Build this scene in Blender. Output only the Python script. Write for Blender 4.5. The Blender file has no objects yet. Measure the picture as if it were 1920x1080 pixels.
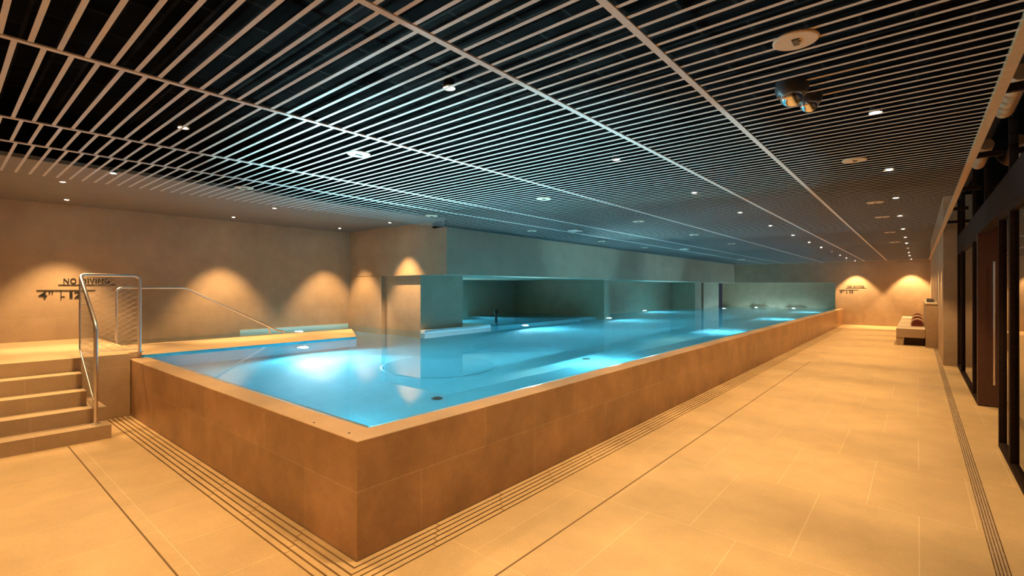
import bpy, bmesh, math, random
from mathutils import Vector, Matrix
random.seed(4)
PI = math.pi
S = bpy.context.scene
COL = S.collection

# ------------------------------------------------------------------ camera, world, exposure
F_PX = 906.7
YAW = math.atan(760 / F_PX)
cd = bpy.data.cameras.new('camera')
cd.sensor_width = 36.0
cd.lens = 36.0 * F_PX / 1920
cd.clip_start = 0.02
cam = bpy.data.objects.new('camera', cd)
COL.objects.link(cam)
cam.location = (0, 0, 1.55)
cam.rotation_euler = (PI / 2 + 0.0011, 0, YAW)
S.camera = cam

W = bpy.data.worlds.new('world')
S.world = W
W.use_nodes = True
W.node_tree.nodes['Background'].inputs[0].default_value = (0.35, 0.42, 0.6, 1)
W.node_tree.nodes['Background'].inputs[1].default_value = 0.02

S.view_settings.view_transform = 'Standard'
S.view_settings.look = 'None'
S.view_settings.exposure = 1.7
S.view_settings.gamma = 1.0
S.view_settings.use_curve_mapping = False
S.cycles.use_denoising = True
S.cycles.max_bounces = 14
S.cycles.diffuse_bounces = 6
S.cycles.glossy_bounces = 5
S.cycles.transmission_bounces = 8
S.cycles.transparent_max_bounces = 16
S.cycles.sample_clamp_indirect = 6.0
S.cycles.blur_glossy = 0.5

WARM = (1.0, 0.615, 0.265)
P_DOWN = 56.0        # downlights in the slatted ceiling
P_WASH = 125.0        # wall washers
PK = 0.9             # scale of the underwater lamps
POOLC = (0.40, 0.86, 1.0)

# ------------------------------------------------------------------ materials
MATS = {}
def nodes_of(name):
    m = bpy.data.materials.new(name)
    m.use_nodes = True
    nt = m.node_tree
    nt.nodes.clear()
    out = nt.nodes.new('ShaderNodeOutputMaterial')
    MATS[name] = m
    return m, nt, out

def coords(nt, plane):
    g = nt.nodes.new('ShaderNodeNewGeometry')
    s = nt.nodes.new('ShaderNodeSeparateXYZ')
    nt.links.new(g.outputs['Position'], s.inputs[0])
    c = nt.nodes.new('ShaderNodeCombineXYZ')
    nt.links.new(s.outputs[plane[0].upper()], c.inputs[0])
    nt.links.new(s.outputs[plane[1].upper()], c.inputs[1])
    return g, c

def tile(name, base, plane, tw, th, ox=0.0, oy=0.0, grout=None, gw=0.004, rough=0.5, var=0.10, off=0.5, bump=0.08, spec=0.4, mott=0.12):
    """stone tile slabs laid in the given world plane; colour, mottling and joints all belong to the stone"""
    m, nt, out = nodes_of(name)
    N, L = nt.nodes, nt.links
    g, c = coords(nt, plane)
    mp = N.new('ShaderNodeVectorMath'); mp.operation = 'ADD'
    mp.inputs[1].default_value = (ox, oy, 0)
    L.new(c.outputs[0], mp.inputs[0])
    br = N.new('ShaderNodeTexBrick')
    br.offset = off
    br.inputs['Scale'].default_value = 1.0
    br.inputs['Brick Width'].default_value = tw
    br.inputs['Row Height'].default_value = th
    br.inputs['Mortar Size'].default_value = gw
    br.inputs['Mortar Smooth'].default_value = 0.2
    b = base
    br.inputs['Color1'].default_value = (b[0] * (1 - var), b[1] * (1 - var), b[2] * (1 - var), 1)
    br.inputs['Color2'].default_value = (min(1, b[0] * (1 + var)), min(1, b[1] * (1 + var)), min(1, b[2] * (1 + var)), 1)
    gr = grout or tuple(min(1, k * 1.35 + .04) for k in b)
    br.inputs['Mortar'].default_value = (*gr, 1)
    L.new(mp.outputs[0], br.inputs['Vector'])
    n1 = N.new('ShaderNodeTexNoise'); n1.inputs['Scale'].default_value = 3.0; n1.inputs['Detail'].default_value = 8; n1.inputs['Roughness'].default_value = .65
    L.new(g.outputs['Position'], n1.inputs['Vector'])
    n2 = N.new('ShaderNodeTexNoise'); n2.inputs['Scale'].default_value = 60.0; n2.inputs['Detail'].default_value = 4
    L.new(g.outputs['Position'], n2.inputs['Vector'])
    r1 = N.new('ShaderNodeMapRange'); r1.inputs[1].default_value = .3; r1.inputs[2].default_value = .7
    r1.inputs[3].default_value = 1 - mott; r1.inputs[4].default_value = 1 + mott
    L.new(n1.outputs['Fac'], r1.inputs[0])
    r2 = N.new('ShaderNodeMapRange'); r2.inputs[1].default_value = .3; r2.inputs[2].default_value = .7
    r2.inputs[3].default_value = .95; r2.inputs[4].default_value = 1.05
    L.new(n2.outputs['Fac'], r2.inputs[0])
    mu = N.new('ShaderNodeMath'); mu.operation = 'MULTIPLY'
    L.new(r1.outputs[0], mu.inputs[0]); L.new(r2.outputs[0], mu.inputs[1])
    sc = N.new('ShaderNodeVectorMath'); sc.operation = 'SCALE'
    L.new(br.outputs['Color'], sc.inputs[0]); L.new(mu.outputs[0], sc.inputs['Scale'])
    p = N.new('ShaderNodeBsdfPrincipled')
    L.new(sc.outputs[0], p.inputs['Base Color'])
    p.inputs['Roughness'].default_value = rough
    p.inputs['Specular IOR Level'].default_value = spec
    bp = N.new('ShaderNodeBump'); bp.inputs['Strength'].default_value = bump; bp.inputs['Distance'].default_value = .01
    L.new(n2.outputs['Fac'], bp.inputs['Height'])
    L.new(bp.outputs[0], p.inputs['Normal'])
    L.new(p.outputs[0], out.inputs[0])
    return m

def plain(name, col, rough=0.5, metal=0.0, spec=0.5, noise=0.0, nscale=20.0):
    m, nt, out = nodes_of(name)
    N, L = nt.nodes, nt.links
    p = N.new('ShaderNodeBsdfPrincipled')
    p.inputs['Base Color'].default_value = (*col, 1)
    p.inputs['Roughness'].default_value = rough
    p.inputs['Metallic'].default_value = metal
    p.inputs['Specular IOR Level'].default_value = spec
    if noise:
        g = N.new('ShaderNodeNewGeometry')
        n = N.new('ShaderNodeTexNoise'); n.inputs['Scale'].default_value = nscale; n.inputs['Detail'].default_value = 5
        L.new(g.outputs['Position'], n.inputs['Vector'])
        r = N.new('ShaderNodeMapRange'); r.inputs[1].default_value = .3; r.inputs[2].default_value = .7
        r.inputs[3].default_value = 1 - noise; r.inputs[4].default_value = 1 + noise
        L.new(n.outputs['Fac'], r.inputs[0])
        s = N.new('ShaderNodeVectorMath'); s.operation = 'SCALE'
        s.inputs[0].default_value = col
        L.new(r.outputs[0], s.inputs['Scale'])
        L.new(s.outputs[0], p.inputs['Base Color'])
    L.new(p.outputs[0], out.inputs[0])
    return m

def glow(name, col, power):
    m, nt, out = nodes_of(name)
    e = nt.nodes.new('ShaderNodeEmission')
    e.inputs[0].default_value = (*col, 1)
    e.inputs[1].default_value = power
    nt.links.new(e.outputs[0], out.inputs[0])
    return m

SAND = (0.50, 0.36, 0.215)
TAN = (0.43, 0.31, 0.20)
tile('floor_stone', (0.62, 0.44, 0.225), 'xy', 0.575, 1.125, ox=5.75 + 0.29 - .01, oy=11.25 - .92, grout=(.74, .56, .32), gw=.0035, rough=.42, var=.03, mott=.10, bump=.03)
tile('floor_stone_deck', (0.50, 0.36, 0.21), 'xy', 1.2, 0.6, ox=12, oy=6, grout=(.55, .42, .28), gw=.003, rough=.5, var=.03, mott=.08)
tile('pool_side_y', (0.45, 0.262, 0.135), 'yz', 1.2, 0.39, ox=12.0 - .205, oy=7.8, grout=(.52, .36, .22), gw=.0035, rough=.34, var=.06, mott=.24)
tile('pool_side_x', (0.45, 0.262, 0.135), 'xz', 1.2, 0.39, ox=12.04, oy=7.8, grout=(.52, .36, .22), gw=.0035, rough=.34, var=.06, mott=.24)
tile('coping_stone', (0.58, 0.385, 0.21), 'xy', 1.2, 1.2, ox=12.04, oy=12.3, grout=(.62, .46, .3), gw=.003, rough=.28, var=.04, mott=.12, off=0)
tile('wall_stone_y', TAN, 'yz', 1.2, 0.6, ox=12, oy=6.1, grout=(.42, .32, .21), gw=.003, rough=.55, var=.05, mott=.10)
tile('wall_stone_x', TAN, 'xz', 1.2, 0.6, ox=12, oy=6.1, grout=(.42, .32, .21), gw=.003, rough=.55, var=.05, mott=.10)
tile('wall_grey_y', (0.42, 0.36, 0.265), 'yz', 1.2, 0.6, ox=12, oy=6.1, grout=(.38, .34, .26), gw=.003, rough=.55, var=.04, mott=.08)
tile('step_stone', (0.46, 0.33, 0.195), 'yz', 1.2, 0.6, ox=12, oy=6, grout=(.55, .42, .28), gw=.003, rough=.5, var=.03, mott=.10)
tile('basin_tile', (0.11, 0.47, 0.58), 'xy', 0.6, 0.6, ox=12, oy=6, grout=(.20, .60, .68), gw=.003, rough=.5, var=.03, mott=.05)
tile('basin_tile_y', (0.11, 0.47, 0.58), 'yz', 0.6, 0.3, ox=12, oy=6, grout=(.20, .60, .68), gw=.003, rough=.5, var=.03, mott=.05)
tile('basin_tile_x', (0.11, 0.47, 0.58), 'xz', 0.6, 0.3, ox=12, oy=6, grout=(.20, .60, .68), gw=.003, rough=.5, var=.03, mott=.05)
tile('plenum', (0.0045, 0.004, 0.0038), 'xy', 0.6, 0.2, grout=(.012, .010, .009), gw=.012, rough=1, var=.4, mott=.5, spec=0)
plain('plenum_side', (0.005, 0.0045, 0.004), 1, spec=0)
plain('slat', (0.50, 0.44, 0.40), .55, noise=.05)
plain('soffit_plaster', (0.20, 0.172, 0.145), .7, noise=.04, nscale=4)
plain('bronze', (0.022, 0.012, 0.009), .7, spec=.08, noise=.3, nscale=60)
plain('door_brown', (0.075, 0.030, 0.022), .42, noise=.25, nscale=80)
plain('steel', (0.80, 0.74, 0.70), .34, metal=1.0)
plain('cable', (0.50, 0.40, 0.30), .4, metal=.4)
plain('drain_steel', (0.46, 0.33, 0.20), .5)
plain('black', (0.012, 0.012, 0.012), .5)
plain('slot_dark', (0.05, 0.028, 0.014), .9)
plain('joint_dark', (0.17, 0.10, 0.045), .9)
plain('glow_tint_white', (0.88, 0.93, 0.95), .3)  # white that stands for the lit wall under water
plain('glow_tint_pale', (0.50, 0.80, 0.88), .3)  # colour of the underwater glow on the channel wall
plain('ring_white', (0.62, 0.56, 0.50), .4)
plain('plate_tan', (0.55, 0.40, 0.27), .5)
plain('trim_tan', (0.48, 0.31, 0.17), .45, noise=.08)
plain('seat_cream', (0.62, 0.50, 0.36), .6, noise=.05)
plain('bench_stone', (0.40, 0.28, 0.17), .5, noise=.08)
plain('towel_red', (0.20, 0.045, 0.03), .95, noise=.2, nscale=120)
plain('towel_cream', (0.66, 0.44, 0.28), .95, noise=.1, nscale=120)
plain('chrome', (0.75, 0.75, 0.76), .1, metal=1)
plain('housing', (0.03, 0.03, 0.035), .4)
plain('duct_tan', (0.42, 0.24, 0.12), .5, noise=.15, nscale=8)
plain('inlay_tile', (0.085, 0.40, 0.50), .5)
glow('lamp_glow', (1.0, .82, .62), 60.0)
glow('pool_lamp_glow', (.85, .96, 1.0), 22.0)

def water_mat():
    m, nt, out = nodes_of('water')
    N, L = nt.nodes, nt.links
    g = N.new('ShaderNodeNewGeometry')
    n = N.new('ShaderNodeTexNoise'); n.inputs['Scale'].default_value = 1.3; n.inputs['Detail'].default_value = 2
    L.new(g.outputs['Position'], n.inputs['Vector'])
    b = N.new('ShaderNodeBump'); b.inputs['Strength'].default_value = .02; b.inputs['Distance'].default_value = .05
    L.new(n.outputs['Fac'], b.inputs['Height'])
    gl = N.new('ShaderNodeBsdfGlass'); gl.inputs['IOR'].default_value = 1.33; gl.inputs['Roughness'].default_value = 0.0
    gl.inputs['Color'].default_value = (.92, .98, 1, 1)
    L.new(b.outputs[0], gl.inputs['Normal'])
    L.new(gl.outputs[0], out.inputs[0])
    return m
water_mat()

def glass_mat():
    m, nt, out = nodes_of('glass')
    N, L = nt.nodes, nt.links
    f = N.new('ShaderNodeFresnel'); f.inputs[0].default_value = 1.52
    t = N.new('ShaderNodeBsdfTransparent'); t.inputs[0].default_value = (.80, .84, .82, 1)
    g = N.new('ShaderNodeBsdfGlossy'); g.inputs['Roughness'].default_value = 0.0
    g.inputs['Color'].default_value = (1, 1, 1, 1)
    x = N.new('ShaderNodeMixShader')
    L.new(f.outputs[0], x.inputs[0]); L.new(t.outputs[0], x.inputs[1]); L.new(g.outputs[0], x.inputs[2])
    L.new(x.outputs[0], out.inputs[0])
    return m
glass_mat()

# ------------------------------------------------------------------ mesh helpers
def box(bm, x0, x1, y0, y1, z0, z1):
    v = [bm.verts.new((x, y, z)) for z in (z0, z1) for y in (y0, y1) for x in (x0, x1)]
    for f in ((0, 2, 3, 1), (4, 5, 7, 6), (0, 1, 5, 4), (2, 6, 7, 3), (0, 4, 6, 2), (1, 3, 7, 5)):
        bm.faces.new([v[i] for i in f])

def prism(bm, pts, z0, z1):
    lo = [bm.verts.new((x, y, z0)) for x, y in pts]
    hi = [bm.verts.new((x, y, z1)) for x, y in pts]
    n = len(pts)
    bm.faces.new(lo[::-1]); bm.faces.new(hi)
    for i in range(n):
        bm.faces.new((lo[i], lo[(i + 1) % n], hi[(i + 1) % n], hi[i]))

def lathe(bm, prof, seg=24, centre=(0, 0, 0), axis='z'):
    """revolve (radius, height) pairs"""
    rings = []
    for r, h in prof:
        ring = []
        if r < 1e-6:
            p = (0, 0, h)
            ring = [bm.verts.new(conv(p, axis, centre))]
        else:
            for i in range(seg):
                a = 2 * PI * i / seg
                ring.append(bm.verts.new(conv((r * math.cos(a), r * math.sin(a), h), axis, centre)))
        rings.append(ring)
    for a, b in zip(rings, rings[1:]):
        if len(a) == 1 and len(b) == 1: continue
        for i in range(seg):
            j = (i + 1) % seg
            if len(a) == 1: bm.faces.new((a[0], b[i], b[j]))
            elif len(b) == 1: bm.faces.new((a[j], a[i], b[0]))
            else: bm.faces.new((a[i], a[j], b[j], b[i]))

def conv(p, axis, c):
    x, y, z = p
    if axis == 'x': x, y, z = z, x, y
    elif axis == 'y': x, y, z = y, z, x
    return (x + c[0], y + c[1], z + c[2])

def fillet(pts, r, n=5):
    """round the inner corners of a polyline"""
    P = [Vector(p) for p in pts]
    out = [P[0]]
    for i in range(1, len(P) - 1):
        a, b, c = P[i - 1], P[i], P[i + 1]
        u, v = (a - b), (c - b)
        d = min(r, u.length * .45, v.length * .45)
        s, e = b + u.normalized() * d, b + v.normalized() * d
        for k in range(n + 1):
            t = k / n
            out.append((1 - t) ** 2 * s + 2 * t * (1 - t) * b + t * t * e)
    out.append(P[-1])
    return out

def tube(bm, pts, r, seg=12):
    P = [Vector(p) for p in pts]
    rings = []
    up = None
    for i, p in enumerate(P):
        if i == 0: t = P[1] - P[0]
        elif i == len(P) - 1: t = P[-1] - P[-2]
        else: t = (P[i + 1] - p).normalized() + (p - P[i - 1]).normalized()
        t.normalize()
        if up is None:
            up = Vector((0, 0, 1)) if abs(t.z) < .9 else Vector((1, 0, 0))
        a = t.cross(up).normalized(); b = a.cross(t).normalized(); up = b
        rings.append([bm.verts.new(p + a * r * math.cos(2 * PI * k / seg) + b * r * math.sin(2 * PI * k / seg)) for k in range(seg)])
    for A, B in zip(rings, rings[1:]):
        for k in range(seg):
            bm.faces.new((A[k], A[(k + 1) % seg], B[(k + 1) % seg], B[k]))
    bm.faces.new(rings[0][::-1]); bm.faces.new(rings[-1])

def obj(name, bm, mats, parent=None, loc=None, bevel=0, smooth=False):
    me = bpy.data.meshes.new(name)
    bmesh.ops.recalc_face_normals(bm, faces=bm.faces[:])
    if loc:
        bmesh.ops.translate(bm, verts=bm.verts[:], vec=(-loc[0], -loc[1], -loc[2]))
    bm.to_mesh(me); bm.free()
    o = bpy.data.objects.new(name, me)
    for m in (mats if isinstance(mats, (list, tuple)) else [mats]):
        me.materials.append(MATS[m])
    if smooth:
        for f in me.polygons: f.use_smooth = True
        try: me.set_sharp_from_angle(angle=math.radians(40))
        except Exception: pass
    COL.objects.link(o)
    if parent:
        o.parent = parent
    if loc:
        o.location = loc
    if bevel:
        b = o.modifiers.new('bevel', 'BEVEL'); b.width = bevel; b.segments = 2; b.limit_method = 'ANGLE'
    return o

def part(name, bm, mats, parent, bevel=0, smooth=False, label=None):
    """shape given in world coordinates, stored relative to its thing"""
    off = Vector((0, 0, 0)); q = parent
    while q: off += q.location; q = q.parent
    bmesh.ops.translate(bm, verts=bm.verts[:], vec=-off)
    o = obj(name, bm, mats, parent, bevel=bevel, smooth=smooth)
    if label: o['label'] = label
    return o

def thing(name, label, cat, loc=(0, 0, 0), group=None):
    o = bpy.data.objects.new(name, None); COL.objects.link(o)
    o.location = loc; o.empty_display_size = .1
    o['label'] = label; o['category'] = cat
    if group: o['group'] = group
    return o

def tag(o, label, cat, group=None, kind=None):
    o['label'] = label; o['category'] = cat
    if group: o['group'] = group
    if kind: o['kind'] = kind
    return o

def struct(name, bm, mats, label=None, bevel=0):
    o = obj(name, bm, mats, bevel=bevel); o['kind'] = 'structure'
    if label: o['label'] = label
    return o

def bx(*a):
    bm = bmesh.new()
    for q in a: box(bm, *q)
    return bm

def face_mats(o, mx, my, mz):
    """slot 0/1/2 by the axis a face looks along"""
    o.data.materials.clear()
    for m in (mx, my, mz): o.data.materials.append(MATS[m])
    for f in o.data.polygons:
        n = [abs(k) for k in f.normal]
        f.material_index = n.index(max(n))
    return o

def dup(root, loc, label=None):
    r = root.copy(); COL.objects.link(r); r.location = loc
    if label: r['label'] = label
    for ch in list(root.children):
        c = ch.copy(); COL.objects.link(c); c.parent = r
        for g in list(ch.children):
            d = g.copy(); COL.objects.link(d); d.parent = c
    return r

ORD = ['first', 'second', 'third', 'fourth', 'fifth', 'sixth', 'seventh', 'eighth', 'ninth', 'tenth', 'eleventh', 'twelfth', 'thirteenth', 'fourteenth']

# ------------------------------------------------------------------ main dimensions
CZ = 2.70            # underside of the slats
SZ = 2.857           # plaster soffit along the wall with the steps
PX, PY, PH = -2.44, 1.54, 0.68      # outer corner and height of the raised pool
CW = 0.235           # coping width
WZ = 0.676           # water level
BZ = -0.50           # pool floor
LX = -10.2           # wall behind the steps
BACKY = -2.6
EY = 25.2            # end wall
GX = 0.61            # inner face of the glazing
FX = -6.85           # fascia over the alcoves
FZ = 1.82
SX = -7.37           # platform front edge
DKX = -7.62          # pool-side edge of the wet deck
FIX = PX - CW; FIY = PY + CW

# ------------------------------------------------------------------ setting
GB = 0.235           # width of the slotted strip round the pool
DR0, DR1 = 0.325, 0.392
bm = bx((-10.4, PX, BACKY, PY - GB, -.12, 0), (SX - 3.0, SX, PY - GB, PY + .1, -.12, 0),
        (PX + GB, DR0, PY - GB, EY, -.12, 0), (PX, DR0, BACKY, PY - GB, -.12, 0), (DR1, GX + .25, BACKY, EY, -.12, 0),
        (DR0, DR1, BACKY, 0, -.12, 0), (DR0, DR1, 22, EY, -.12, 0))
struct('floor', bm, 'floor_stone')
bm = bx((SX, PX + GB, PY - GB, PY, -.12, -.035), (PX, PX + GB, PY, EY, -.12, -.035), (DR0, DR1, 0, 22, -.12, -.03))
struct('floor_channel', bm, 'slot_dark')

# expansion joints let into the floor
struct('floor_line', bx((-1.7505, -1.7395, 1.0, 12, -.004, .0006), ), 'joint_dark')
struct('floor_line.001', bx((-6.4, -1.0, .836, .846, -.004, .0006)), 'joint_dark')

# wall behind the steps, with a band of painted glow at the water line
o = struct('wall_left', bx((LX - .2, LX, BACKY, 6.44, -.1, 3.4)), 'wall_stone_y')
struct('wall_above_return', bx((LX, FX - .062, 6.24, 6.4, CZ + .02, SZ + .02)), 'wall_stone_x')
# wall return beside the entry channel, up to the mass above
o = struct('wall_alcove_return', bx((LX, -8.94, 6.24, 6.5, -.5, FZ + .01)), 'wall_stone_x')
face_mats(o, 'wall_stone_y', 'wall_stone_x', 'wall_stone_x')
o = struct('wall_fascia', bx((-11.3, FX, 6.24, EY + .9, FZ, CZ + .02)), 'wall_stone_x')
face_mats(o, 'wall_grey_y', 'wall_stone_x', 'wall_grey_y')
o = struct('wall_end', bx((-2.74, .9, EY, EY + .3, -.1, CZ + .02)), 'wall_stone_x')
o = struct('wall_end_upper', bx((FX, -2.74, EY, EY + .3, FZ, CZ + .02)), 'wall_stone_x')
o = struct('wall_end_recess', bx((-7.7, -2.5, EY + .85, EY + 1.05, -.6, FZ + .2), (-2.74, -2.5, EY + .3, EY + .85, -.6, FZ + .2), (FX, -2.5, EY + .3, EY + .9, FZ, FZ + .2)), 'wall_stone_x')
face_mats(o, 'wall_grey_y', 'wall_stone_x', 'wall_grey_y')
struct('wall_back', bx((-10.4, 1.0, BACKY - .2, BACKY, -.1, 3.4)), 'wall_stone_x')
o = struct('wall_right', bx((.40, .95, 13.05, EY - .002, 0, 3.4)), 'wall_stone_y')
face_mats(o, 'wall_stone_y', 'wall_stone_x', 'wall_stone_x')
# alcove walls
struct('wall_alcove_side', bx((-11.2, -11.0, 6.5, 13.6, -.6, FZ + .01)), 'wall_grey_y')
o = struct('wall_alcove_back', bx((-11.2, -7.4, 13.25, 13.6, -.6, FZ + .01)), 'wall_stone_x')
face_mats(o, 'wall_grey_y', 'wall_stone_x', 'wall_stone_x')
struct('wall_alcove_side.001', bx((-8.8, -8.6, 13.6, 22.6, -.6, FZ + .01)), 'wall_grey_y')
o = struct('pillar', bx((-9.14, -7.73, 6.33, 7.52, -.6, FZ + .01)), 'wall_stone_x')
face_mats(o, 'wall_grey_y', 'wall_stone_x', 'wall_stone_x')
o = struct('pillar.001', bx((-9.04, -7.5, 21.5, 22.3, -.6, FZ + .01)), 'wall_stone_x')
face_mats(o, 'wall_grey_y', 'wall_stone_x', 'wall_stone_x')
o = struct('pillar.002', bx((-9.04, -7.5, 22.6, 24.8, -.6, FZ + .01)), 'wall_stone_x')
face_mats(o, 'wall_grey_y', 'wall_stone_x', 'wall_stone_x')
struct('wall_alcove_side.002', bx((-8.2, -7.9, 24.8, 26.1, -.6, FZ + .01)), 'wall_grey_y')

struct('ceiling_upstand.001', bx((FX - .4, FX, 6.24, EY, CZ + .02, 3.4), (FX - .4, .9, EY, EY + .3, CZ + .02, 3.4), (-11.3, FX - .4, 6.24, 6.6, CZ + .3, 3.4)), 'plenum_side')
# ceiling: black deck, plaster soffit, slats in bays between steel rails
struct('ceiling', bx((-11.3, 3.2, BACKY - .2, EY + .3, 3.4, 3.5)), 'plenum')
struct('ceiling_soffit', bx((LX, FX - .02, BACKY, 6.24, SZ, SZ + .04)), 'soffit_plaster')
struct('ceiling_upstand', bx((FX - .06, FX - .02, BACKY, 6.24, SZ + .04, 3.4)), 'plenum_side')
BEAMS = [FX + .0, -5.43, -4.68, -3.19, -1.70, -0.962, 0.37]
OFFS = [.01, .08, .035, .085, .04, .09]
for i in range(6):
    x0, x1 = BEAMS[i] + (.0 if i == 0 else .018), BEAMS[i + 1] - .018
    bm = bmesh.new()
    y = BACKY + .1 + OFFS[i]
    y = math.floor((BACKY) * 10) / 10 + OFFS[i]
    while y < EY - .03:
        box(bm, x0, x1, y - .0105, y + .0105, CZ, CZ + .0012)
        y += .1
    struct('ceiling_slat' + ('' if i == 0 else '.%03d' % i), bm, 'slat')
for i, x in enumerate(BEAMS[1:-1]):
    struct('trim_%d' % (i + 1), bx((x - .017, x + .017, BACKY, EY, CZ - .004, CZ + .004)), 'slat')
struct('trim_6', bx((.345, .395, BACKY, EY - .001, CZ - .012, CZ + .02)), 'trim_tan')

# ------------------------------------------------------------------ glazing along the terrace side
def bay(n, y0, y1):
    w = thing('window_%d' % n, '', '', (GX + .03, y0, 0)); del w['label']; del w['category']; w['kind'] = 'structure'
    f = bx((GX, GX + .07, y0, y0 + .05, 0, 2.27), (GX, GX + .07, y1 - .05, y1, 0, 2.27), (GX, GX + .07, y0 + .05, y1 - .05, 0, .05), (GX, GX + .07, y0 + .05, y1 - .05, 2.22, 2.27))
    part('window_frame', f, 'bronze', w)
    part('window_pane', bx((GX + .028, GX + .044, y0 + .05, y1 - .05, .05, 2.22)), 'glass', w)
bay(1, BACKY, 1.6); bay(2, 1.6, 5.98); bay(3, 5.98, 6.72)
bay(4, 8.95, 9.62); bay(5, 9.62, 12.0); bay(6, 12.0, 13.05)
struct('lintel', bx((GX - .002, GX + .10, BACKY, 13.05, 2.27, 2.57)), 'bronze')
w = thing('window_7', '', '', (GX + .03, BACKY, 2.57)); del w['label']; del w['category']; w['kind'] = 'structure'
part('window_frame', bx(*[(GX, GX + .07, y - .025, y + .025, 2.57, 3.4) for y in (BACKY + .03, 1.6, 4.0, 5.98, 8.0, 9.62, 12.0, 13.02)], (GX, GX + .07, BACKY + .06, 13.0, 3.3, 3.4)), 'bronze', w)
part('window_pane', bx((GX + .028, GX + .044, BACKY + .06, 13.0, 2.57, 3.3)), 'glass', w)
# doorway and the dark leaf standing open
d = thing('door_1', '', '', (GX, 8.9, 0)); del d['label']; del d['category']; d['kind'] = 'structure'
lf = part('door_leaf', bx((GX, GX + .95, 8.87, 8.93, .01, 2.5)), 'door_brown', d, bevel=.003)
bm = bmesh.new()
hx, hy = .765, 8.80
tube(bm, [(hx, hy, .30), (hx, hy, 1.90)], .013)
for z in (.5, 1.7): tube(bm, [(hx, hy, z), (hx, 8.88, z)], .008)
part('door_handle', bm, 'steel', lf, smooth=True)
# lobby behind the doorway
struct('floor_lobby', bx((GX + .25, 2.6, 6.3, 9.4, -.12, 0)), 'floor_stone')
struct('wall_lobby', bx((2.4, 2.6, 6.3, 9.4, 0, 3.0), (GX + .12, 2.4, 9.0, 9.2, 0, 3.0), (GX + .12, 2.4, 6.5, 6.7, 0, 3.0)), 'wall_stone_y')
struct('ceiling_lobby', bx((GX + .12, 2.4, 6.7, 9.0, 2.9, 3.0)), 'soffit_plaster')

# ------------------------------------------------------------------ raised pool
pool = thing('swimming_pool', 'long raised pool clad in brown stone with a flush coping', 'swimming pool', (PX, PY, 0))
bm = bmesh.new()
prism(bm, [(PX, PY), (PX, EY), (PX - .18, EY), (PX - .18, PY + .18), (SX + .002, PY + .18), (SX + .002, PY)], -.035, PH - .0045)
o = part('side_panel', bm, ['pool_side_y'], pool)
face_mats(o, 'pool_side_y', 'pool_side_x', 'coping_stone')
# coping: a slab that falls a few millimetres to the water
bm = bmesh.new()
def ring(off, z): return [(PX - off, EY + .02, z), (PX - off, PY + off, z), (-7.495 if z > 0 else -7.60, PY + off, z)]
rows = [ring(0, PH - .0045), ring(.002, PH - .001), ring(.004, PH), ring(CW - .05, PH - .002), ring(CW, PH - .014), ring(CW, BZ)]
vs = [[bm.verts.new(p) for p in r] for r in rows]
for a, b in zip(vs, vs[1:]):
    for i in range(2): bm.faces.new((a[i], a[i + 1], b[i + 1], b[i]))
o = part('coping', bm, 'coping_stone', pool)
o.data.materials.append(MATS['basin_tile_y']); o.data.materials.append(MATS['basin_tile_x'])
for f in o.data.polygons:
    if min(o.data.vertices[v].co.z for v in f.vertices) < 0:
        f.material_index = 1 if abs(f.normal.x) > .5 else 2
# basin
bm = bx((-11.2, FIX + .1, 1.6, EY + 1, BZ - .1, BZ))
part('basin_floor', bm, 'basin_tile', pool)
# bench step under the water along the long side
bm = bx((-3.85, FIX, FIY, EY + .85, BZ, -.27))
o = part('underwater_bench', bm, 'basin_tile', pool); face_mats(o, 'basin_tile_y', 'basin_tile_x', 'basin_tile')
# wet deck between the entry channel and the pool
bm = bmesh.new()
prism(bm, [(-9.15, 1.68), (DKX, 1.68), (DKX, 4.8), (-9.15, 5.65)], BZ, .698)
o = part('wet_deck', bm, 'floor_stone_deck', pool)
o.data.materials.append(MATS['basin_tile_y'])
for f in o.data.polygons:
    if abs(f.normal.z) < .5: f.material_index = 1
# underwater glow on the wall, painted as a pale band at the water line
part('waterline_glow', bx((LX, LX + .012, 3.85, 6.2, .50, .735)), 'glow_tint_pale', pool)
# steps down into the entry channel
for k in range(5):
    part('entry_step', bx((LX + .012, -9.15, 1.68 + .32 * k, 1.68 + .32 * (k + 1) if k < 4 else 3.5, BZ, .60 - .2 * k)), 'floor_stone_deck', pool)
# ledges round the alcove basin, flush with the water
bm = bmesh.new()
prism(bm, [(-8.9, 7.52), (-7.60, 7.52), (-7.60, 8.3), (-8.9, 8.3)], BZ, .71)
prism(bm, [(-7.73, 6.33), (-7.60, 6.33), (-7.60, 7.52), (-7.73, 7.52)], BZ, .71)
part('pillar_foot_glow', bm, 'glow_tint_white', pool, label='white slab at the pillar foot standing in for the lit underwater wall')  # added slab, its white takes the place of light on the submerged wall
bm = bx((-7.85, -7.6, 8.3, 12.2, BZ, .60))
part('submerged_ledge', bm, 'basin_tile', pool)
for k, (r, z) in enumerate([(2.1, .60), (1.75, .42), (1.4, .24)]):
    bm = bmesh.new()
    a = []
    for i in range(25):
        t = PI / 2 * i / 24
        a.append((-11.0 + (3.3 - .35 * k) * math.sin(t) , 13.25 - (2.3 - .35 * k) * math.cos(t)))
    prism(bm, [(-11.0, 13.25)] + a[::1], BZ, z - .0)
    part('curved_step', bm, 'basin_tile', pool)
# round inlay in the pool floor
bm = bmesh.new(); lathe(bm, [(0, BZ + .012), (.78, BZ + .012), (.80, BZ)], 48, (-5.15, 4.55, 0))
part('floor_inlay', bm, 'inlay_tile', pool)
bm = bmesh.new(); lathe(bm, [(0, BZ + .012), (.68, BZ + .012), (.70, BZ)], 48, (-5.5, 6.6, 0))
part('floor_inlay', bm, 'inlay_tile', pool)
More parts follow.
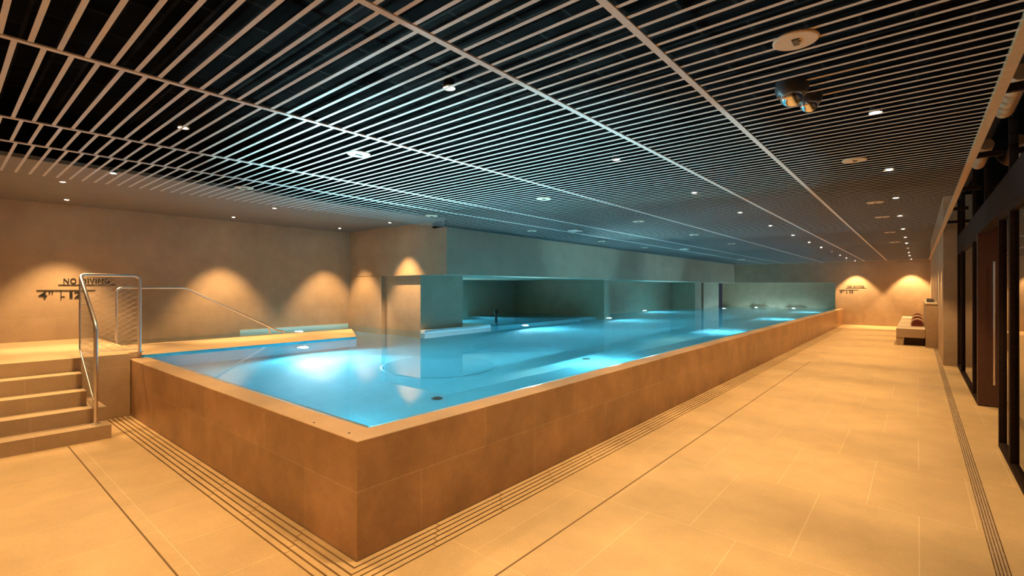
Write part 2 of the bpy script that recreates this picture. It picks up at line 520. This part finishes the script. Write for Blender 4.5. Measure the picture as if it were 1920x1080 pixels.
# drains
for (x, y) in ((-3.70, 3.24), (-3.70, 6.1), (-3.70, 12.0)):
    bm = bmesh.new(); lathe(bm, [(0, -.255), (.035, -.255), (.055, -.262), (.06, -.27)], 20, (x, y, 0))
    part('suction_outlet', bm, 'black', pool)
for (x, y) in ((-2.62, 1.60), (-3.0, 1.58)):
    bm = bmesh.new(); lathe(bm, [(0, .6835), (.006, .683), (.008, .679)], 12, (x, y, 0))
    part('coping_stud', bm, 'chrome', pool)

# water surface
bm = bmesh.new()
SOL = [(-9.14, -7.73, 6.33, 7.52), (-9.04, -7.5, 21.5, 22.3), (-9.04, -7.5, 22.6, 24.8), (-11.2, -7.4, 13.25, 13.6), (-11.2, -8.6, 13.6, 27),
       (-10.3, -8.94, 6.24, 6.5), (-11.3, -10.2, 1, 6.5), (-9.04, -7.9, 24.8, 27), (-9.2, DKX, 1, 4.8), (-10.4, -7.5, 1, 1.676), (-2.74, -2.4, EY, 27), (-8.6, -8.2, 24.8, 27),
       (-8.9, -7.6, 7.52, 8.3), (-7.73, -7.6, 6.33, 7.52)]
xs = sorted({-11.0, FIX + .02} | {v for q in SOL for v in q[:2] if -11.0 < v < FIX}); ys = sorted({FIY - .02, EY + .85} | {v for q in SOL for v in q[2:] if FIY < v < EY + .85})
vt = {}
def wv(x, y):
    if (x, y) not in vt: vt[(x, y)] = bm.verts.new((x, y, WZ))
    return vt[(x, y)]
for x0, x1 in zip(xs, xs[1:]):
    for y0, y1 in zip(ys, ys[1:]):
        cx_, cy_ = (x0 + x1) / 2, (y0 + y1) / 2
        if not any(a < cx_ < b and c < cy_ < e for a, b, c, e in SOL):
            bm.faces.new([wv(x0, y0), wv(x1, y0), wv(x1, y1), wv(x0, y1)])
o = obj('water', bm, 'water', smooth=True)
if o.data.polygons[0].normal.z < 0: o.data.flip_normals()
if 'sharp_edge' in o.data.attributes: o.data.attributes.remove(o.data.attributes['sharp_edge'])
tag(o, 'calm turquoise water filling the raised pool', 'water', kind='stuff')

# underwater lamps
def pool_lamp(x, y, z, d, label, power, tilt, size, blend, focus=0.0, up=0.0):
    """d: the axis the lamp looks along; tilt: degrees of the beam above (+) or below (-) level"""
    t = thing('pool_lamp', label, 'pool light', (x, y, z), 'lamps under the water')
    D = Vector(d)
    Q = D.to_track_quat('Z', 'Y').to_matrix().to_4x4(); Q.translation = (x, y, z)
    for nm, prof, m in (('lamp_rim', [(0, .002), (.095, .002), (.095, .018), (.075, .024)], 'chrome'), ('lamp_lens', [(.075, .022), (.05, .028), (0, .030)], 'pool_lamp_glow')):
        bm = bmesh.new(); lathe(bm, prof, 24); bmesh.ops.transform(bm, matrix=Q, verts=bm.verts[:])
        part(nm, bm, m, t, smooth=True)
    def beam(pw, ti, sz, bl, col=POOLC):
        ld = bpy.data.lights.new('pool_light', 'SPOT'); ld.energy = pw; ld.color = col
        ld.spot_size = math.radians(sz); ld.spot_blend = bl; ld.shadow_soft_size = .06
        lo = bpy.data.objects.new('lamp_beam', ld); COL.objects.link(lo); lo.parent = t
        lo.location = D * .09
        aim = D * math.cos(math.radians(ti)) + Vector((0, 0, math.sin(math.radians(ti))))
        if abs(D.z) > .5: aim = D
        lo.rotation_euler = aim.to_track_quat('-Z', 'Y').to_euler()
    beam(power, tilt, size, blend)
    if focus: beam(focus, -20, 76, .8, (.78, .94, 1.0))
    if up: beam(up * PK, 39 if y > 2 else 62, 52 if y > 2 else 84, .8)
E_, W_, U_, N_ = (1, 0, 0), (-1, 0, 0), (0, 0, 1), (0, 1, 0)
for x, y, z, d, pw, ti, sz, bl, fo, lb in [
        (DKX, 3.8, .12, E_, 80, 0, 165, .4, 170, 'glowing round lamp under water in the wall of the wet deck'),
        (-7.6, 9.5, .12, E_, 80, 8, 170, .3, 60, 'underwater lamp in the submerged ledge just past the first pillar'),
        (-7.40, 13.42, .12, E_, 70, 4, 160, .5, 60, 'underwater lamp on the end of the alcove back wall'),
        (-8.6, 18.6, .12, E_, 90, 0, 165, .5, 60, 'underwater lamp in the recess before the far pillars'),
        (-3.6, FIY, .12, N_, 6, -5, 150, .6, 0, 'added unseen underwater lamp in the short side, turning the slats blue'),  # added out of sight behind the coping to throw blue on the slats
        (FIX, 5.9, .12, W_, 60, -14, 150, .6, 90, 'underwater lamp in the long side, facing the first pillar'),
        (FIX, 11.2, .12, W_, 60, -12, 155, .6, 70, 'underwater lamp in the long side, second along from the corner'),
        (FIX, 16.5, .12, W_, 60, -12, 155, .6, 60, 'underwater lamp in the long side, third along from the corner'),
        (FIX, 21.8, .12, W_, 60, -12, 155, .6, 60, 'underwater lamp in the long side, last before the end wall'),
        (LX + .012, 5.0, .2, E_, 18, -5, 160, .5, 0, 'underwater lamp in the entry channel beside the sloping handrail'),
        (-11.0, 9.6, .12, E_, 70, 5, 170, .4, 0, 'underwater lamp in the far wall of the alcove'),
        (-9.3, 11.4, BZ, U_, 75, 0, 150, .5, 0, 'added lamp in the alcove floor under water, lighting the alcove walls'),  # added uplight, makes the alcove walls teal
        (-6.0, 25.6, BZ, U_, 26, 0, 150, .4, 0, 'added lamp in the pool floor at the end wall, alcove side'),  # added uplight for the end recess walls and soffit
        (-4.4, 25.6, BZ, U_, 24, 0, 150, .4, 0, 'added lamp in the pool floor at the end wall, middle'),  # second added uplight for the end recess
        (-6.9, 23.6, BZ, U_, 14, 0, 150, .4, 0, 'added lamp in the pool floor beside the last pillar')]:  # added too, brings teal light to the far corner
    pool_lamp(x, y, z, d, lb, pw * PK, ti, sz, bl, fo * PK, {FIY: 420, 3.8: 1200, 9.5: 700, 13.42: 120, 11.2: 120, 16.5: 100}.get(y, 0))

# ------------------------------------------------------------------ slotted drain strips and the steel channel
g = thing('slot_drain', 'strips of stone with dark slots running round the pool foot', 'drain', (PX, PY - .1, 0))
BAR = [(.0, .034), (.046, .080), (.092, .126), (.138, .172), (.184, .218)]
def cut(a, b, step, gap=.006):
    out = []; p = a
    while p < b - 1e-6:
        q = min(b, p + step); out.append((p, q - gap)); p = q
    return out
bars = []
for a, b in BAR:
    # along the short side, then along the long side
    for p, q in cut(0, PX + b - SX, .62):
        bars.append((PX + b - q, PX + a + .006 if p == 0 else PX + b - p, PY - b - .006, PY - a - .006, -.035, 0))
    for p, q in cut(0, 12, .62):
        bars.append((PX + a + .006, PX + b + .006, PY - b - .006 if p == 0 else PY - b + p, PY - b + q, -.035, 0))
    bars.append((PX + a + .006, PX + b + .006, PY - b + 12, EY, -.035, 0))
part('stone_strip', bx(*bars), 'floor_stone', g)
g = thing('channel_drain', 'narrow steel drain channel let into the floor before the glazing', 'drain', (DR0, 0, -.03))
bars = []
for k in range(4):
    x = DR0 + .003 + k * (DR1 - DR0 - .006) / 4
    bars.append((x + .002, x + .0125, 0, 22, -.03, -.002))
part('grate', bx(*bars, *[(DR0, DR1, y, y + .008, -.03, -.003) for y in [i * .25 for i in range(88)]]), 'drain_steel', g)

# ------------------------------------------------------------------ stairs and platform
st = thing('staircase', 'flight of five tan stone steps beside the pool', 'stairs', (-6.9, .2, 0))
ZT = [.14, .29, .445, .605]
XR = [-6.41, -6.65, -6.89, -7.13]
YR = [1.178, 1.178, 1.055, 1.055]
for z, x, yr, zp in zip(ZT, XR, YR, [0] + ZT):
    xb = SX + .001
    o = part('step', bx((xb, x, BACKY + .01, yr, zp, z)), 'step_stone', st, bevel=.002)
    face_mats(o, 'step_stone', 'wall_stone_x', 'floor_stone_deck')
pl = thing('platform', 'raised tan stone platform at the top of the steps', 'platform', (-8.8, .2, 0))
o = part('platform_block', bx((LX + .006, SX, BACKY + .006, 1.535, .002, .755)), 'step_stone', pl, bevel=.002)
face_mats(o, 'step_stone', 'wall_stone_x', 'floor_stone_deck')
o = part('platform_edge', bx((LX + .006, -7.50, 1.535, 1.676, .002, .755)), 'step_stone', pl)
face_mats(o, 'step_stone', 'wall_stone_x', 'floor_stone_deck')

# ------------------------------------------------------------------ guard rail over the steps
RY = 1.075
gr = thing('guard_railing', 'steel railing with wire mesh beside the steps', 'railing', (-7.42, RY, .76))
R0 = .019
bm = bmesh.new()
tube(bm, fillet([(-6.55, RY, .142), (-6.55, RY, 1.167), (-7.42, RY, 1.71), (-7.42, 1.637, 1.71), (-7.42, 1.637, .756)], .07), R0, 14)
part('top_rail', bm, 'steel', gr, smooth=True)
bm = bmesh.new()
tube(bm, fillet([(-7.42, RY, 1.66), (-7.42, RY, .86), (-6.60, RY, .33)], .03), .009, 10)
tube(bm, [(-7.42, RY, .80), (-7.42, 1.637, .80)], .006, 8)
part('mesh_frame', bm, 'steel', gr, smooth=True)
bm = bmesh.new()
# wire net: two families of diagonal wires per panel
def wires(P, w, h, n, r=.0019):
    """P(u, v) -> point, panel w wide h high"""
    step = h / n
    k = -int(w / step) - 1
    while k <= n + int(w / step) + 1:
        for sgn in (1, -1):
            pts = []
            c0 = k * step
            a = 0.62 * sgn
            u0, u1 = 0.0, w
            v0, v1 = c0 + a * u0, c0 + a * u1
            # clip to 0..h
            if a > 0:
                ua, ub = max(u0, (0 - c0) / a), min(u1, (h - c0) / a)
            else:
                ua, ub = max(u0, (h - c0) / a), min(u1, (0 - c0) / a)
            if ub - ua > .02:
                tube(bm, [P(ua, c0 + a * ua), P(ub, c0 + a * ub)], r, 5)
        k += 1
wires(lambda u, v: (-7.42, RY + u, .81 + v), 1.637 - RY, .88, 14)
SL = (1.167 - 1.71) / .87
wires(lambda u, v: (-7.42 + u, RY, .86 + SL * u + v), .86, .80, 11)
part('wire_mesh', bm, 'cable', gr, smooth=True)
bm = bmesh.new(); lathe(bm, [(0, .142), (.04, .142), (.04, .150), (.02, .153)], 20, (-6.55, RY, 0)); part('foot_flange', bm, 'steel', gr, smooth=True)
bm = bmesh.new(); lathe(bm, [(0, .756), (.04, .756), (.04, .765), (.02, .768)], 20, (-7.42, 1.637, 0)); part('foot_flange', bm, 'steel', gr, smooth=True)

hr = thing('pool_handrail', 'slim steel handrail sloping down into the water entry', 'handrail', (-9.12, 1.79, .698))
bm = bmesh.new()
tube(bm, fillet([(-9.172, 1.74, .602), (-9.172, 1.74, 1.56), (-9.172, 2.62, 1.56), (-9.172, 4.12, .76), (-9.172, 4.24, .74), (-9.172, 4.22, .60)], .08), .017, 12)
part('hand_rail', bm, 'steel', hr, smooth=True)
bm = bmesh.new()
tube(bm, fillet([(-9.172, 3.95, .86), (-9.172, 3.98, .70), (-9.172, 4.06, .60)], .06), .015, 10)
part('rail_foot', bm, 'steel', hr, smooth=True)

# ------------------------------------------------------------------ lettering on the walls
def text_bm(s, size):
    cu = bpy.data.curves.new('t', 'FONT'); cu.body = s; cu.size = size; cu.extrude = .004; cu.offset = size * .012
    cu.space_character = 1.12
    o = bpy.data.objects.new('t', cu); COL.objects.link(o)
    bpy.context.view_layer.update()
    me = bpy.data.meshes.new_from_object(o)
    bpy.data.objects.remove(o)
    bm = bmesh.new(); bm.from_mesh(me); bpy.data.meshes.remove(me)
    return bm
def sign(origin, ux, nrm, label):
    t = thing('wall_sign', label, 'sign', origin)
    M = Matrix((( ux[0], 0, nrm[0], origin[0]), (ux[1], 0, nrm[1], origin[1]), (0, 1, nrm[2], origin[2]), (0, 0, 0, 1)))
    def put(bm, du, dv, name, wid=None):
        if wid:
            xs = [v.co.x for v in bm.verts]; k = wid / (max(xs) - min(xs)); m0 = min(xs)
            for v in bm.verts: v.co.x = (v.co.x - m0) * k
        for v in bm.verts: v.co.x += du; v.co.y += dv; v.co.z += .006
        bmesh.ops.transform(bm, matrix=M, verts=bm.verts[:])
        part(name, bm, 'black', t)
    put(text_bm('NO', .115), .30, .155, 'lettering', .15)
    put(text_bm('DIVING', .115), .505, .155, 'lettering', .355)
    put(bx((0, .70, 0, .010, -.004, .004)), .24, .128, 'rule_line')
    put(bx((0, .68, 0, .012, -.004, .004)), 0, .04, 'rule_line')
    put(text_bm('4', .145), .02, -.075, 'numeral', .095)
    put(text_bm("'", .145), .135, -.075, 'apostrophe', .016)
    put(text_bm("'", .145), .165, -.075, 'apostrophe', .016)
    put(text_bm('1', .145), .37, -.075, 'numeral', .035)
    put(text_bm('2', .145), .425, -.075, 'numeral', .075)
    put(bx((0, .012, 0, .135, -.004, .004), (.012, .05, 0.04, .05, -.004, .004)), .265, -.095, 'depth_tick')
sign((LX, .985, 1.475), (0, 1, 0), (1, 0, 0), 'black NO DIVING lettering on the wall above the platform')
sign((-2.60, EY, 1.44), (1, 0, 0), (0, -1, 0), 'black NO DIVING lettering on the far end wall')

# ------------------------------------------------------------------ bench, towels, pedestal
b = thing('bench', 'long low stone bench against the terrace-side wall', 'bench', (-.15, 17, 0))
o = part('seat', bx((-.45, .16, 17.0, 24.6, .215, .455)), 'bench_stone', b, bevel=.006)
face_mats(o, 'bench_stone', 'bench_stone', 'seat_cream')
part('plinth', bx((-.28, .14, 17.15, 24.5, 0, .215)), 'slot_dark', b)
part('leg', bx((-.45, -.30, 17.02, 17.14, 0, .215)), 'bench_stone', b)
c = thing('pedestal', 'tall stone-clad pedestal standing at the near end of the bench', 'pedestal', (.28, 17, 0))
o = part('pedestal_body', bx((.165, .398, 16.68, 22.0, 0, 1.14)), 'bench_stone', c, bevel=.004)
part('pedestal_top', bx((.150, .399, 16.66, 22.02, 1.14, 1.175)), 'seat_cream', c, bevel=.003)
bm = bmesh.new()
v = [bm.verts.new(p) for p in ((.20, 18.4, 1.18), (.36, 18.4, 1.18), (.36, 17.6, 1.18), (.20, 17.6, 1.18), (.20, 18.4, 1.26), (.36, 18.4, 1.26), (.36, 17.6, 1.20), (.20, 17.6, 1.20))]
for f in ((0, 1, 2, 3), (4, 5, 6, 7), (0, 1, 5, 4), (1, 2, 6, 5), (2, 3, 7, 6), (3, 0, 4, 7)): bm.faces.new([v[i] for i in f])
tag(obj('folder', bm, 'housing', bevel=.003), 'dark flat folder lying on the pedestal', 'folder')
for k, y in enumerate((18.25, 20.5, 22.75)):
    t = thing('rolled_towel', 'rolled towel with a dark red end, %s along the bench' % ('nearest the pedestal front', 'middle one', 'last')[k], 'towel', (.0, y, .455), 'rolled towels on the bench')
    bm = bmesh.new()
    prof = []
    def half(r):
        pts = [(-r, 0)] + [(-r * math.cos(PI * i / 16), r * 1.02 * math.sin(PI * i / 16) + .06) for i in range(17)] + [(r, 0)]
        return pts
    def ext(bm, pts, y0, y1):
        lo = [bm.verts.new((x, y0, .457 + z)) for x, z in pts]; hi = [bm.verts.new((x, y1, .457 + z)) for x, z in pts]
        bm.faces.new(lo); bm.faces.new(hi[::-1]); n = len(pts)
        for i in range(n): bm.faces.new((lo[i], hi[i], hi[(i + 1) % n], lo[(i + 1) % n]))
    ext(bm, half(.150), y, y + .5)
    part('towel_wrap', bm, 'towel_cream', t, smooth=True)
    bm = bmesh.new(); ext(bm, half(.125), y - .02, y + .05)
    part('towel_core', bm, 'towel_red', t, smooth=True)

# ------------------------------------------------------------------ dark post in the alcove
bm = bmesh.new()
lathe(bm, [(0, BZ + .002), (.035, BZ + .002), (.035, .82), (.055, .84), (.06, .93), (.04, .98), (0, .99)], 16, (-9.12, 10.18, 0))
tag(obj('bollard_spout', bm, 'housing', smooth=True), 'small dark post rising from the water inside the alcove', 'spout')

# ------------------------------------------------------------------ downlights
def downlight_proto(z, power, size, label, name='downlight', cat='ceiling light', blend=.35):
    t = thing(name, label, cat, (0, 0, z))
    bm = bmesh.new(); lathe(bm, [(.020, .006), (.024, -.003), (.036, -.005), (.036, .004), (.020, .006)], 24, (0, 0, z))
    part('lamp_ring', bm, 'ring_white', t, smooth=True)
    bm = bmesh.new(); lathe(bm, [(.033, .0045), (.030, .045), (0, .045)], 20, (0, 0, z))
    part('lamp_can', bm, 'black', t, smooth=True)
    bm = bmesh.new(); lathe(bm, [(.0225, .000), (.013, -.004), (0, -.005)], 20, (0, 0, z))
    part('lamp_lens', bm, 'lamp_glow', t, smooth=True)
    ld = bpy.data.lights.new('spot', 'SPOT'); ld.energy = power; ld.color = WARM; ld.spot_size = math.radians(size); ld.spot_blend = blend; ld.shadow_soft_size = .03
    lo = bpy.data.objects.new('lamp_beam', ld); COL.objects.link(lo); lo.parent = t; lo.location = (0, 0, -.02)
    return t
first = None
def put_lights(pts, fmt, group, z, power, size, blend=.35):
    pr_ = None
    for k, (x, y) in enumerate(pts):
        lb = fmt(k)
        if pr_ is None:
            pr_ = downlight_proto(z, power, size, lb, blend=blend); pr_.location = (x, y, z); pr_['group'] = group
        else:
            dup(pr_, (x, y, z), lb)
ys = [1.91, 3.93, 5.92, 7.9, 9.9, 12.0, 14.05, 16.05, 18.2, 20.3, 22.3]
put_lights([(-2.075, y) for y in ys], lambda k: 'small glowing downlight over the pool, %s in its row counted from the corner' % ORD[k], 'downlights in the slatted ceiling', CZ + .012, P_DOWN, 88)
ys = [-1.0, 1.3, 3.98, 5.96, 7.9, 9.87, 12.1, 14.1, 15.95, 18.0, 20.1, 22.1]
put_lights([(-.21, y) for y in ys], lambda k: 'small glowing downlight over the walkway, %s in its row counted from the camera end' % ORD[k], 'downlights in the slatted ceiling', CZ + .012, P_DOWN, 84, .4)
put_lights([(-4.058, 1.15), (-6.206, 1.15), (-2.075, -.6), (-4.058, -1.2), (-6.2, -1.2)], lambda k: ('downlight in the slats over the pool corner before the steps', 'downlight in the slats above the stair foot', 'downlight in the slats behind the pool corner', 'downlight in the slats behind the stair foot', 'downlight in the slats near the back wall')[k], 'downlights in the slatted ceiling', CZ + .012, P_DOWN, 100, .5)
put_lights([(-8.0, 1.0), (-8.0, 3.54), (-8.0, 5.78)], lambda k: 'plaster soffit downlight over the wet deck, %s from the steps' % ORD[k], 'downlights in the plaster soffit', SZ - .004, P_WASH, 74, .55)
put_lights([(-9.57, 1.24), (-9.57, 3.50), (-9.57, 5.62)], lambda k: 'soffit downlight washing the wall with the depth sign, %s from the steps' % ORD[k], 'downlights in the plaster soffit', SZ - .004, P_WASH, 74, .55)
put_lights([(-2.0, 24.72), (-.19, 24.72)], lambda k: ('downlight washing the end wall over the lettering', 'downlight washing the end wall before the bench')[k], 'downlights in the slatted ceiling', CZ + .012, P_WASH * 1.3, 80, .4)
# lobby lamp
put_lights([(1.5, 7.9)], lambda k: 'downlight in the lobby behind the open door', 'lobby lamp', 2.88, 10, 120, .6)

# ------------------------------------------------------------------ round plates in the ceiling
def plate(x, y, label, first_=[None]):
    if first_[0] is None:
        t = thing('ceiling_plate', label, 'ceiling plate', (x, y, CZ), 'round plates in the slatted ceiling')
        bm = bmesh.new(); lathe(bm, [(0, -.010), (.088, -.010), (.095, -.006), (.095, .0), (0, .0)], 32, (x, y, CZ))
        part('plate_disc', bm, 'plate_tan', t)
        bm = bmesh.new(); box(bm, x - .012, x + .012, y - .03, y + .03, CZ - .016, CZ - .010)
        box(bm, x + .012, x + .02, y - .03, y - .024, CZ - .013, CZ - .010); box(bm, x + .012, x + .02, y - .003, y + .003, CZ - .013, CZ - .010)
        part('plate_vent', bm, 'housing', t)
        first_[0] = t
    else:
        dup(first_[0], (x, y, CZ), label)
for k, y in enumerate((2.553, 5.28, 8.04, 9.75, 12.5, 15.2)):
    plate(-.43, y, 'round tan plate in the slats over the walkway, %s counted from the camera end' % ORD[k])
for k, y in enumerate((2.32, 4.99, 7.72, 10.4, 13.12)):
    plate(-3.65, y, 'round plate in the slats over the middle of the pool, %s from the steps end' % ORD[k])
for k, y in enumerate((2.26, 5.03, 7.62, 10.39, 12.8)):
    plate(-5.87, y, 'round plate in the slats near the alcove fascia, %s from the steps end' % ORD[k])
for k, (x, y) in enumerate(((-5.14, 8.06), (-5.13, 13.84), (-5.29, 20.3))):
    t = thing('ceiling_speaker', 'pale square plate under the slats, %s one from the steps end' % ORD[k], 'ceiling speaker', (x, y, CZ), 'square plates under the slats')
    part('speaker_body', bx((x - .11, x + .11, y - .11, y + .11, CZ - .03, CZ)), 'ring_white', t, bevel=.01)
    part('speaker_cap', bx((x - .07, x + .07, y - .07, y + .07, CZ - .036, CZ - .03)), 'slat', t)
# twin dome cameras
for k, (x, y) in enumerate(((-.545, 3.12), (-.495, 3.36))):
    t = thing('dome_camera', ('dark dome camera under the slats, the bigger of the pair', 'dark dome camera tucked behind the bigger one')[k], 'security camera', (x, y, CZ), 'pair of dome cameras')
    s = (1.0, .8)[k]
    bm = bmesh.new(); lathe(bm, [(0, .02), (.085 * s, .02), (.085 * s, -.03 * s), (.072 * s, -.055 * s), (.0, -.055 * s)], 28, (x, y, CZ))
    part('camera_housing', bm, 'housing', t, smooth=True)
    bm = bmesh.new(); lathe(bm, [(.062 * s, -.055 * s)] + [(.062 * s * math.cos(a), (-.055 - .062 * math.sin(a)) * s) for a in [PI / 2 * i / 8 for i in range(1, 9)]], 28, (x, y, CZ))
    part('camera_dome', bm, 'chrome', t, smooth=True)

# ducts and hangers in the open gap above the glazing
for k, y in enumerate((5.2, 7.3)):
    bm = bmesh.new(); tube(bm, fillet([(.53, y - .6, 2.98), (.51, y + .1, 2.90), (.55, y + .4, 3.05)], .15), .055, 16)
    tag(obj('air_duct', bm, 'duct_tan', smooth=True), ('tan bent duct in the ceiling gap above the glazing, before the doorway', 'tan bent duct in the ceiling gap above the doorway')[k], 'duct', 'ducts in the ceiling gap')
for k, y in enumerate((4.3, 6.3, 8.3, 10.3, 12.3)):
    o = obj('hanger_bar', bx((.397, GX, y, y + .04, 2.78, 2.83)), 'bronze')
    tag(o, 'dark cross bar in the ceiling gap above the glazing, %s from the camera end' % ORD[k], 'hanger bar', 'cross bars in the ceiling gap')

# light that refracts through the water reaches the room and the pool floor
for o in S.objects:
    if o.type == 'MESH':
        if o.name == 'water': o.cycles.is_caustics_caster = True
        else: o.cycles.is_caustics_receiver = True
for l in bpy.data.lights:
    if l.name.startswith('pool_light'): l.cycles.is_caustics_light = True
